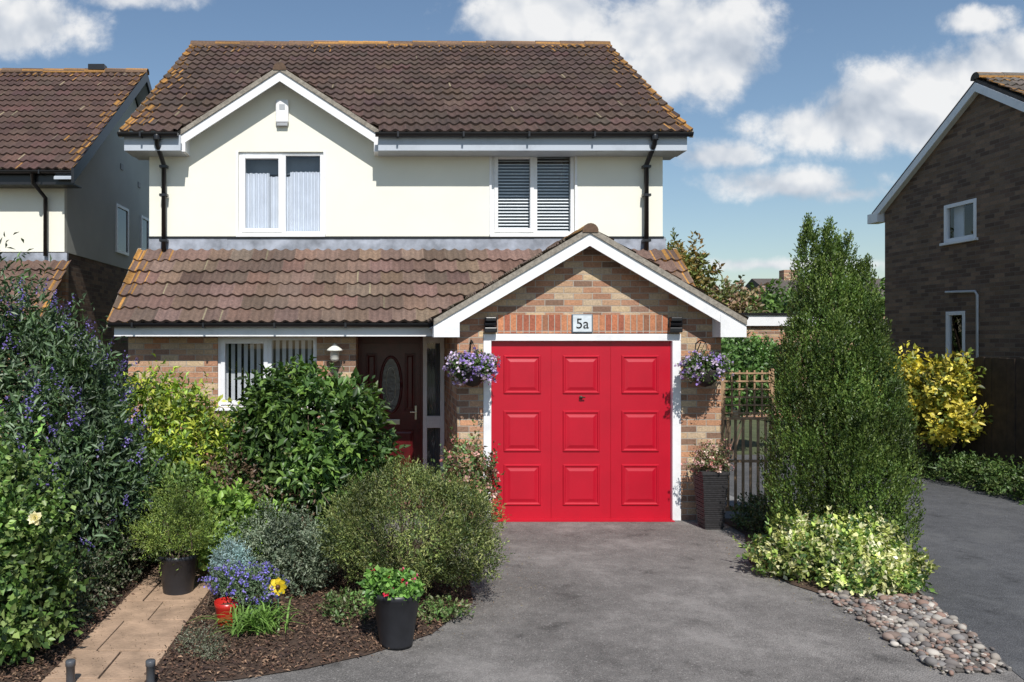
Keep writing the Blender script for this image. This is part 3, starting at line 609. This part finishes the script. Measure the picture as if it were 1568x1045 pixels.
shrub('rose_bush',(-2.9,5.7,0),[(-3.0,5.75,.75,.6,.55,.58),(-2.62,5.6,.5,.42,.45,.48),(-3.1,6.0,1.05,.45,.45,.38),(-2.75,5.35,.75,.3,.3,.42),(-2.5,5.4,.3,.36,.4,.28)],
   3900,5,.15,.066,.66,[(.14,.25,.055),(.09,.165,.04),(.20,.30,.08),(.055,.10,.03),(.25,.33,.11)],23,stem=14,flowers=roses,clump=.55,shoots=180,sl_=.28,rough=.24)
shrub('groundcover_shrub',(-2.45,6.3,0),[(-2.5,6.4,.25,.36,.4,.31),(-2.45,5.9,.2,.28,.35,.23),(-2.35,6.9,.35,.28,.35,.33)],2400,4,.08,.036,.5,[(.06,.09,.045),(.09,.12,.06),(.15,.14,.10)],29,stem=5,r0=.01,shoots=60,sl_=.15)
shrub('mixed_shrub',(-2.4,7.9,0),[(-2.5,7.9,.6,.48,.5,.6),(-1.95,7.7,.45,.38,.5,.45),(-2.9,8.1,.8,.5,.4,.6)],2600,5,.13,.072,.5,[(.10,.17,.045),(.065,.11,.035),(.14,.22,.065)],31,shoots=100,sl_=.25)
shrub('golden_choisya_shrub',(-2.1,8.4,0),[(-2.15,8.5,1.2,.36,.4,.44),(-1.85,8.3,.85,.38,.4,.42),(-2.5,8.5,1.3,.3,.35,.42),(-1.55,8.4,.8,.33,.35,.42)],1700,5,.13,.085,.45,[(.33,.42,.05),(.20,.30,.045),(.43,.47,.075),(.12,.20,.04)],37,stem=10,shoots=90,sl_=.25,rough=.27,clump=.45)
shrub('viburnum_bush',(-.75,8.0,0),[(-.75,8.0,1.2,.62,.6,.58),(-.35,7.9,1.0,.42,.45,.5),(-1.15,7.95,1.05,.38,.45,.55),(-.7,7.8,.7,.6,.5,.5),(-.98,8.05,1.48,.38,.38,.36),(-.42,8.0,1.38,.36,.38,.34)],
   3200,6,.15,.115,.42,[(.065,.125,.03),(.09,.165,.037),(.04,.078,.022),(.13,.21,.045)],41,stem=14,lift=.8,up=.25,flowers=heads([(.14,.22,.06),(.26,.27,.12)],.04,.02,.035,8),droop=.3,shoots=60,sl_=.16,rough=.2,clump=.5)
shrub('purple_leaf_shrub',(-1.3,7.5,0),[(-1.35,7.6,.6,.3,.3,.45),(-1.0,7.5,.5,.3,.3,.35)],900,5,.13,.06,.45,[(.14,.09,.06),(.11,.17,.05),(.17,.11,.07)],43,shoots=50,sl_=.25)
shrub('lime_leaf_shrub',(-1.4,7.1,0),[(-1.45,7.15,.5,.3,.25,.35),(-1.2,7.3,.4,.25,.25,.3)],650,5,.12,.08,.65,[(.24,.38,.065),(.15,.25,.05)],47,shoots=30,sl_=.2)
shrub('cotoneaster_bush',(.22,6.8,0),[(.22,6.8,.62,.66,.6,.44),(-.14,6.7,.54,.40,.42,.40),(.58,6.75,.57,.38,.45,.40),(.2,6.5,.52,.58,.45,.36),(.15,6.95,.78,.47,.4,.31),(.62,6.55,.42,.34,.34,.26)],
   8200,8,.12,.031,.34,[(.14,.175,.05),(.18,.215,.06),(.09,.125,.038),(.22,.235,.085),(.055,.085,.027)],53,inner=.2,rough=.13,up=.7,stem=44,r0=.018,clump=.6,spread=.6,shoots=220,sl_=.13)
shrub('grey_leaf_shrub',(-.92,6.95,0),[(-.92,6.95,.36,.38,.35,.32),(-.65,6.8,.28,.28,.3,.26),(-1.15,6.95,.28,.25,.28,.28)],2800,5,.09,.038,.42,[(.17,.215,.14),(.11,.15,.095),(.24,.28,.19)],59,stem=8,r0=.01,rough=.18,shoots=90,sl_=.13)
shrub('low_green_shrub',(.5,6.2,0),[(.45,6.15,.07,.2,.16,.09),(-.3,6.15,.08,.2,.2,.12)],420,4,.06,.035,.6,[(.10,.18,.05),(.14,.16,.07)],61,stem=3,r0=.006)
shrub('pink_rose_bush',(.95,8.6,0),[(.95,8.6,.75,.26,.25,.36),(.8,8.5,.5,.3,.25,.4),(1.10,8.7,.55,.14,.2,.26)],700,5,.12,.05,.6,[(.09,.15,.045),(.13,.19,.06),(.17,.10,.06)],67,flowers=heads([(.7,.3,.3),(.8,.5,.45)],.16,.03,.032,9,.5),shoots=30,sl_=.16)
def pot(name,x,y,h,rt,rb,mat,rings=0):
    E=empty(name,(x,y,0)); lathe('pot_body',[(0,.012),(rb,.012),(rb*1.02,.03),(rt*.97,h-.04),(rt,h-.035),(rt*1.02,h),(rt*.95,h),(rt*.92,h-.05),(0,h-.05)],x,y,mat,E)
    lathe('compost',[(rt*.93,h-.045),(0,h-.04)],x,y,soil,E); return E
E=pot('potted_dwarf_conifer',-1.73,6.75,.35,.165,.12,potm); F=Fol()
p,o,q=sample_blobs([(-1.73,6.75,.56,.25,.24,.2),(-1.73,6.75,.78,.17,.17,.2),(-1.87,6.7,.5,.2,.2,.14),(-1.58,6.75,.52,.2,.2,.15)],1000,71,.36,.2); twigs(F,p,o,q,10,.14,.032,.25,[(.19,.28,.06),(.28,.35,.08),(.10,.16,.04)],71,up=.5,spread=.5,clump=.5); 
s_=np.where(q>.9)[0][:160]; twigs(F,p[s_],o[s_],q[s_],10,.18,.03,.25,[(.26,.36,.07),(.18,.26,.05)],72,up=.5,spread=.5,start=0)
F.build('foliage',E); stems('branches',E,(-1.73,6.75,.3),[(-1.73,6.75,.6,.2,.2,.2)],12,.012)
E=pot('potted_geranium',.086,5.62,.39,.172,.115,potm); F=Fol()
p,o,q=sample_blobs([(.06,5.62,.41,.17,.17,.09),(-.03,5.6,.43,.11,.12,.08),(.15,5.6,.41,.1,.12,.08)],560,73,.3,.2); twigs(F,p,o,q,4,.06,.045,.85,[(.14,.28,.055),(.08,.17,.04),(.19,.33,.08)],73,up=.4); 
heads([(.6,.02,.06),(.65,.08,.2)],.06,.02,.02,8,.8)(F,p,o,q); F.build('foliage',E)
E=pot('red_flower_pot',-1.17,6.0,.19,.095,.07,redpot); F=Fol(); p,o,q=sample_blobs([(-1.0,6.1,.28,.2,.15,.13),(-1.2,6.15,.30,.14,.12,.10)],1300,79,.35,.2)
twigs(F,p,o,q,4,.07,.026,.4,[(.12,.19,.10),(.15,.21,.11)],79); heads([(.20,.17,.58),(.30,.24,.62),(.15,.13,.5)],.28,.02,.017,6,.7)(F,p,o,q); F.build('flowers',E)
shrub('blue_fescue_plant',(-1.22,6.4,0),[(-1.22,6.4,.33,.16,.13,.19)],800,5,.09,.03,.2,[(.24,.36,.38),(.32,.42,.44)],83,stem=3,r0=.006,shoots=40,sl_=.12)
E=empty('daylily_plant',(-.93,5.85,0)); V=[];Fc=[];Cc=[]
for i in range(170):
    a=R.uniform(0,6.28); l=R.uniform(.2,.4); th=R.uniform(.3,1.2); bx_=-.93+R.normal(0,.08); by_=5.85+R.normal(0,.05); w_=.007; k=len(V)
    dx,dy_=math.cos(a),math.sin(a)
    for j in range(6):
        t=j/5; r=l*t*math.sin(th)*(.6+.5*t); z=l*t*math.cos(th)*(1.25-.75*t*t)+.015; ww=w_*(1-t**2)+.0008
        V+= [(bx_+dx*r-dy_*ww,by_+dy_*r+dx*ww,z),(bx_+dx*r+dy_*ww,by_+dy_*r-dx*ww,z)]
    for j in range(5): Fc.append((k+2*j,k+2*j+1,k+2*j+3,k+2*j+2)); Cc.append(np.array((.16,.28,.06))*R.uniform(.6,1.4))
mesh('strap_leaves',V,Fc,leaf,E,fcols=Cc)
E=empty('small_sedum_plant',(-1.25,5.45,0)); F=Fol(); p,o,q=sample_blobs([(-1.28,5.5,.06,.14,.16,.12),(-1.15,5.35,.04,.1,.1,.07)],450,89,.25,.2); twigs(F,p,o,q,4,.07,.022,.3,[(.2,.21,.15),(.14,.17,.10)],89); F.build('foliage',E)
E=empty('flower_garden_ornament',(-.79,6.0,0)); tube('stake',[([(-.79,6.0,.0),(-.79,6.0,.29)],.005)],plain('green_wire',(.03,.1,.04)),E)
PV=[];PF=[]
for i in range(8):
    a=2*math.pi*i/8; c,s_=math.cos(a),math.sin(a); k=len(PV)
    for (r,w_) in ((.012,.008),(.035,.022),(.058,.018),(.07,0)): PV+= [(-.79+c*r-s_*w_,5.985-.01*(r>.03),.3+s_*r+c*w_),(-.79+c*r+s_*w_,5.992,.3+s_*r-c*w_)]
    for j in range(3): PF.append((k+2*j,k+2*j+1,k+2*j+3,k+2*j+2))
mesh('petals',PV,PF,yel,E); o_=lathe('centre',[(0,.02),(.012,.018),(.018,.006),(.018,0)],0,0,plain('brown_centre',(.08,.03,.01)),E); o_.rotation_euler=(math.radians(90),0,0); o_.location=Vector((-.79,5.98,.3))
for x_ in (-1.92,-1.43):
    E=empty('path_light',(x_,4.92,0)); lathe('post',[(.026,0),(.026,.14),(.030,.142),(.030,.172),(.026,.176),(0,.178)],x_,4.92,plain('grey_metal',(.07,.075,.085),.4),E,16)
for x_ in (1.02,3.70):
    E=empty('hanging_basket',(x_,9.25,1.75)); F=Fol(); bl_=[(x_,9.25,1.86,.23,.17,.12),(x_-.12,9.25,1.8,.13,.13,.12),(x_+.12,9.22,1.82,.14,.13,.12)]
    p,o,q=sample_blobs(bl_,900,97+int(x_),.35,.25); twigs(F,p,o,q,5,.08,.036,.55,[(.09,.16,.05),(.14,.22,.07)],97)
    heads([(.32,.22,.6),(.42,.3,.66),(.55,.45,.72),(.6,.5,.65)],.42 if x_<2 else .22,.03,.032,7,.75)(F,p,o,q); F.build('flowers',E)
    lathe('basket',[(0,1.6),(.07,1.62),(.12,1.68),(.15,1.78),(.155,1.8),(.14,1.8),(0,1.78)],x_,9.25,plain('coir_basket',(.03,.025,.02),.9,.3,20,.6),E,20)
    tube('bracket',[([(x_,9.53,2.1),(x_,9.4,2.14),(x_,9.25,2.12)],.008),([(x_,9.53,1.95),(x_,9.5,2.0),(x_,9.38,2.12)],.006),([(x_,9.25,2.12),(x_-.13,9.25,1.82)],.003),([(x_,9.25,2.12),(x_+.13,9.25,1.82)],.003),([(x_,9.25,2.12),(x_,9.12,1.82)],.003)],black,E)
E=empty('rattan_planter',(3.72,9.15,0)); V=[];Fq=[]
def frustum(z0,z1,h0,h1):
    k=len(V)
    for z,h in ((z0,h0),(z1,h1)): V.extend([(3.72-h,9.15-h,z),(3.72+h,9.15-h,z),(3.72+h,9.15+h,z),(3.72-h,9.15+h,z)])
    Fq.extend([tuple(i+k for i in f) for f in BF])
n=26
for i in range(n):
    z=.01+i*.63/n; h=.10+.045*z/.64; frustum(z,z+.63/n*.8,h+.004*(i%2),h+.006*(i%2)+.002)
frustum(.63,.66,.155,.155); mesh('woven_body',V,Fq,plain('rattan',(.035,.033,.035),.6,.35,40),E)
F=Fol(); p,o,q=sample_blobs([(3.72,9.15,.78,.17,.15,.16),(3.65,9.15,.72,.14,.12,.12),(3.8,9.15,.74,.12,.12,.16)],650,101,.35,.3); twigs(F,p,o,q,4,.1,.035,.45,[(.10,.15,.05),(.16,.17,.07),(.2,.11,.09)],101,up=.6); heads([(.65,.36,.36),(.6,.25,.22),(.75,.55,.48)],.26,.02,.024,7,.6)(F,p,o,q); F.build('flowers',E)
E=empty('trellis_gate',(4.35,9.6,0)); g=[]
for i in range(7): x_=4.06+i*.09; g.append((x_,x_+.02,9.6,9.612,1.2,1.78))
for i in range(6): z=1.26+i*.095; g.append((4.04,4.64,9.588,9.599,z,z+.02))
g+=[(4.02,4.06,9.585,9.625,0,1.8),(4.62,4.66,9.585,9.625,0,1.8),(4.04,4.64,9.586,9.62,.1,.15),(4.04,4.64,9.586,9.62,.68,.71),(4.04,4.64,9.586,9.62,1.19,1.22)]
for i in range(6): x_=4.10+i*.09; g.append((x_,x_+.03,9.602,9.614,.15,1.2))
boxes('slats',g,trel,E)
# ---- thuja conifer
def cone_sample(cones,n,seed):
    C=np.array(cones); wgt=C[:,4]*(C[:,3]-C[:,2]); idx=R.choice(len(C),n,p=wgt/wgt.sum()); c=C[idx]; t=R.random(n)**1.05; a=R.uniform(0,2*np.pi,n)
    prof=np.where(t<.3,.78+.22*np.sin(t/.3*np.pi/2),np.power(np.clip(1-((t-.3)/.7)**1.8,0,1),.7)); u=np.stack([np.cos(a),np.sin(a),t*3],1)
    rr=c[:,4]*prof*(1+.2*lump(u*2.2+c[:,:3],seed)+.32*lump(u*6+c[:,:3],seed+3)); q=np.where(R.random(n)<.18,R.uniform(.5,.85,n),R.uniform(.88,1.02,n))
    p=np.stack([c[:,0]+np.cos(a)*rr*q,c[:,1]+np.sin(a)*rr*q,c[:,2]+t*(c[:,3]-c[:,2])],1); o=unit(np.stack([np.cos(a),np.sin(a),np.full(n,.35)],1)); return p,o,q
E=empty('conifer_tree',(4.55,8.15,0)); F=Fol()
cn=[(4.56,8.2,.1,3.05,.60),(4.28,8.1,.9,3.30,.24),(4.46,8.1,1.4,3.26,.20),(4.64,8.2,1.2,3.16,.24),(4.81,8.1,.8,2.9,.28),(4.97,8.1,.4,2.35,.28),(4.16,8.05,.3,2.35,.27),(4.4,7.8,.2,2.4,.36),(4.72,7.8,.2,2.3,.36),(5.06,8.0,.12,1.75,.26),(4.08,8.0,.12,1.75,.24),(4.6,7.65,.1,1.6,.32),(4.29,8.1,2.6,3.38,.10),(4.50,8.1,2.5,3.34,.10),(4.68,8.1,2.4,3.2,.10),(4.87,8.1,2.0,2.95,.11)]
TP=[(.07,.12,.024),(.095,.155,.032),(.045,.085,.019),(.13,.18,.04)]
p,o,q=cone_sample(cn,14000,103); twigs(F,p,o,q,8,.11,.032,.5,TP,103,up=1.3,spread=.34,clump=.65,lift=.1,tip=((.17,.225,.05),.35))
s_=np.where(q>.95)[0][:350]; twigs(F,p[s_],o[s_],q[s_],9,.13,.03,.45,TP,104,up=1.7,spread=.3,start=-.2,clump=.4); F.build('foliage',E)
tube('trunk',[([(4.58,8.15,0),(4.57,8.15,1),(4.55,8.15,2.2),(4.5,8.12,3.0)],[.09,.07,.04,.01])],barkm,E)
stems('branches',E,(4.58,8.15,.3),[(c[0],c[1],(c[2]+c[3])/2,.2,.2,.3) for c in cn[:12]],24,.02)
shrub('variegated_euonymus',(4.1,7.2,0),[(4.05,7.3,.2,.45,.42,.24),(3.68,7.3,.17,.30,.34,.18),(4.42,7.0,.15,.26,.36,.2),(4.1,6.8,.12,.36,.3,.16),(4.35,7.4,.3,.28,.3,.2),(3.95,7.45,.3,.22,.25,.2)],
   2700,6,.1,.058,.62,[(.62,.61,.28),(.46,.51,.15),(.70,.68,.42),(.13,.22,.05),(.33,.42,.10),(.07,.13,.038)],107,stem=12,r0=.01,jit=.22,clump=.4,rough=.3,shoots=110,sl_=.16)
shrub('periwinkle_groundcover',(4.2,9.0,0),[(4.15,9.0,.15,.22,.3,.25),(4.2,8.6,.2,.25,.3,.3)],1100,4,.08,.04,.55,[(.06,.10,.035),(.09,.14,.05)],109,stem=4,r0=.008)
# ---- pebbles
def inpoly(x,y,P):
    c=False;j=len(P)-1
    for i in range(len(P)):
        if (P[i][1]>y)!=(P[j][1]>y) and x<(P[j][0]-P[i][0])*(y-P[i][1])/(P[j][1]-P[i][1])+P[i][0]: c=not c
        j=i
    return c
import bmesh
bm=bmesh.new(); bmesh.ops.create_icosphere(bm,subdivisions=2,radius=1); iv=np.array([v.co[:] for v in bm.verts]); it=[tuple(v.index for v in f.verts) for f in bm.faces]; bm.free(); it=np.array(it)
PP=[(3.57,5.12),(4.0,5.14),(4.50,6.65),(3.66,6.75)]; VV=[];FF=[];CC=[];cnt=0
while cnt<1150:
    x=R.uniform(3.45,4.55);y=R.uniform(5.05,6.9)
    if not inpoly(x+R.normal(0,.025),y+R.normal(0,.03),PP): continue
    s=R.uniform(.008,.026)*(1 if R.random()<.88 else 1.9); sc3=s*np.array([1,R.uniform(.55,1),R.uniform(.4,.75)]); a=R.uniform(0,3.14); 
    v_=iv*(1+.22*lump(iv,int(cnt),2.2)[:,None]); v_=v_*sc3; v_=np.stack([v_[:,0]*np.cos(a)-v_[:,1]*np.sin(a),v_[:,0]*np.sin(a)+v_[:,1]*np.cos(a),v_[:,2]],1)+np.array([x,y,.012+sc3[2]*.5+R.uniform(0,.006)])
    VV.append(v_); FF.append(it+cnt*len(iv)); c=np.array([(.24,.18,.15),(.32,.28,.24),(.17,.15,.14),(.44,.40,.35),(.26,.17,.135),(.22,.205,.195)][R.integers(0,6)])*R.uniform(.6,1.2); CC.append(np.tile(c,(len(it),1))); cnt+=1
mesh('pebble_bed',np.concatenate(VV),np.concatenate(FF).tolist(),chipm,None,fcols=np.concatenate(CC),smooth=True)
BP=[(-2.6,4.8),(-1.3,4.98),(-.95,5.02),(-.12,5.42),(.35,5.82),(.72,6.5),(.78,7.4),(-3,8)]
def chips(name,poly,n,pal,ls,z,edge=.02,path=False):
    F=Fol(); xs_=[p_[0] for p_ in poly]; ys_=[p_[1] for p_ in poly]; P=[]
    while len(P)<n:
        x=R.uniform(min(xs_)-.05,max(xs_)+.05); y=R.uniform(min(ys_)-.05,max(ys_)+.05)
        if inpoly(x+R.normal(0,edge),y+R.normal(0,edge),poly) and (path or not(-2.12+R.normal(0,.03)<x<-1.47+R.normal(0,.02))): P.append((x,y,z+R.uniform(0,.02)))
    P=np.array(P)
    if not path: P[:,2]=np.where((P[:,0]>-2.12)&(P[:,0]<-1.47)&(P[:,1]<10),np.maximum(P[:,2],.036),P[:,2])
    d=unit(np.stack([R.normal(size=n),R.normal(size=n),R.normal(0,.25,n)],1)); F.add(P,d,np.tile([0,0,1.],(n,1))+R.normal(0,.35,(n,3)),R.uniform(.5,1.3,n)*ls,.35,pick(pal,n,.3)); return F.build(name,None,chipm)
chips('bark_mulch',BP,15000,[(.15,.085,.055),(.09,.05,.035),(.22,.14,.09),(.05,.03,.025)],.035,.016,.03)
chips('path_litter',[(-2.12,4.8),(-1.47,4.8),(-1.47,7.5),(-2.12,7.5)],260,[(.12,.08,.05),(.2,.15,.08),(.08,.05,.03)],.016,.036,.01,True)
chips('fallen_litter',[(-.3,5.25),(.5,5.6),(1.3,6.6),(1.5,9),(.8,9),(.8,6.8)],300,[(.16,.10,.05),(.25,.2,.09)],.018,.007,.1)
chips('leaf_litter',[(3.3,7.9),(3.4,6.2),(3.5,5.1),(3.6,5.1),(3.7,7),(3.95,9.3)],340,[(.16,.10,.05),(.3,.27,.12)],.018,.014,.05)
# ---- right boundary
fb=[]
y=4.0
while y<17: fb.append((8.95+R.uniform(0,.01),8.975+.01,y,y+.14,.05,1.88+R.uniform(-.01,.01))); y+=.148
fb+= [(8.985,9.03,4,17,.4,.48),(8.985,9.03,4,17,1.4,1.48)]
boxes('wooden_fence',fb,fencem)
shrub('golden_privet_bush',(8.6,12.6,0),[(8.5,12.7,1.3,.5,.5,.5),(8.6,12.4,.95,.45,.6,.45),(8.25,13.0,1.45,.42,.5,.45),(8.15,13.3,.9,.4,.5,.5),(8.65,12.3,1.5,.36,.4,.38)],1800,5,.2,.105,.55,[(.52,.43,.055),(.62,.52,.085),(.33,.33,.055),(.15,.19,.04)],113,stem=14,r0=.035,rough=.28,shoots=100,sl_=.3,clump=.45)
shrub('low_hedge',(8.6,11.5,0),[(8.65,9.6+i*.7,.18,.36,.5,.27) for i in range(6)],3200,4,.12,.065,.5,[(.06,.105,.03),(.09,.155,.04),(.13,.18,.055)],127,stem=10,r0=.01)
# ---- background garden
def tree(name,x,y,h,r,n,pal,seed,ls=.16,inner=.3):
    bl_=[(x,y,h-r*.9,r*.7,r*.7,r*.7)]
    for i in range(7):
        a=i*.9+seed; bl_.append((x+math.cos(a)*r*.6,y+math.sin(a)*r*.6,h-r*(.9+.5*math.sin(a*2.3)),r*.4,r*.4,r*.36))
    E=shrub(name,(x,y,0),bl_,n,5,ls*1.8,ls,.5,pal,seed,stem=20,r0=.07,rough=.3,shoots=60,sl_=.5,inner=inner); tube('trunk',[([(x,y,0),(x+.05,y,h*.35),(x,y,h*.7)],[r*.12,r*.09,r*.04])],barkm,E)
tree('apple_tree',6.95,19.5,4.55,1.1,1000,[(.26,.21,.07),(.32,.2,.07),(.15,.18,.06),(.2,.24,.07)],131)
tree('garden_tree',10.4,25,4.0,1.2,1000,[(.26,.2,.11),(.15,.18,.07),(.3,.19,.13)],137,.2)
shrub('background_hedge',(14,30,0),[(12.6+i*1.2,29,2.6,1.1,1.0,1.5+.15*math.sin(i*2)) for i in range(9)],3000,4,.4,.26,.5,[(.08,.14,.035),(.12,.2,.045)],139,stem=6,r0=.05)
shrub('ivy_hedge',(6.2,14.5,0),[(6.0,14.6,1.5,.5,.5,.75),(6.7,15,1.55,.6,.5,.7),(7.4,15.6,1.5,.6,.5,.7)],2600,4,.15,.095,.7,[(.06,.12,.03),(.09,.18,.045),(.14,.25,.07)],149,stem=6)
E=empty('neighbour_flat_garage',(10.8,23,0)); box('walls',9.9,13,22.2,26,0,2.55,brickF,E); box('flat_roof_fascia',9.8,13.1,22.1,26.1,2.55,2.85,white,E); box('roof_felt',9.75,13.15,22.05,26.15,2.85,2.9,black,E)
E=empty('distant_house',(26,46,0)); box('walls',22.5,34,45,52,0,4.2,brickF,E); prism('roof',[(44.6,4.2),(52.4,4.2),(48.5,5.9)],22.2,34.3,roofD,E,'x'); box('chimney',24,24.8,48.2,48.8,5.2,6.4,brickF,E)
bl_=[]
for i in range(46):
    x=-70+i*3.3; bl_.append((x+R.normal(0,.6),62+R.uniform(-4,4),2.2+R.uniform(-.3,.8),2.6,2,R.uniform(2.2,3.2)))
E=empty('distant_trees',(0,60,0)); F=Fol(); p,o,q=sample_blobs(bl_,7000,151,.2,.1); twigs(F,p,o,q,3,.6,.6,.6,[(.09,.13,.05),(.12,.17,.06)],151); F.build('foliage',E)
print('objects',len(bpy.data.objects))
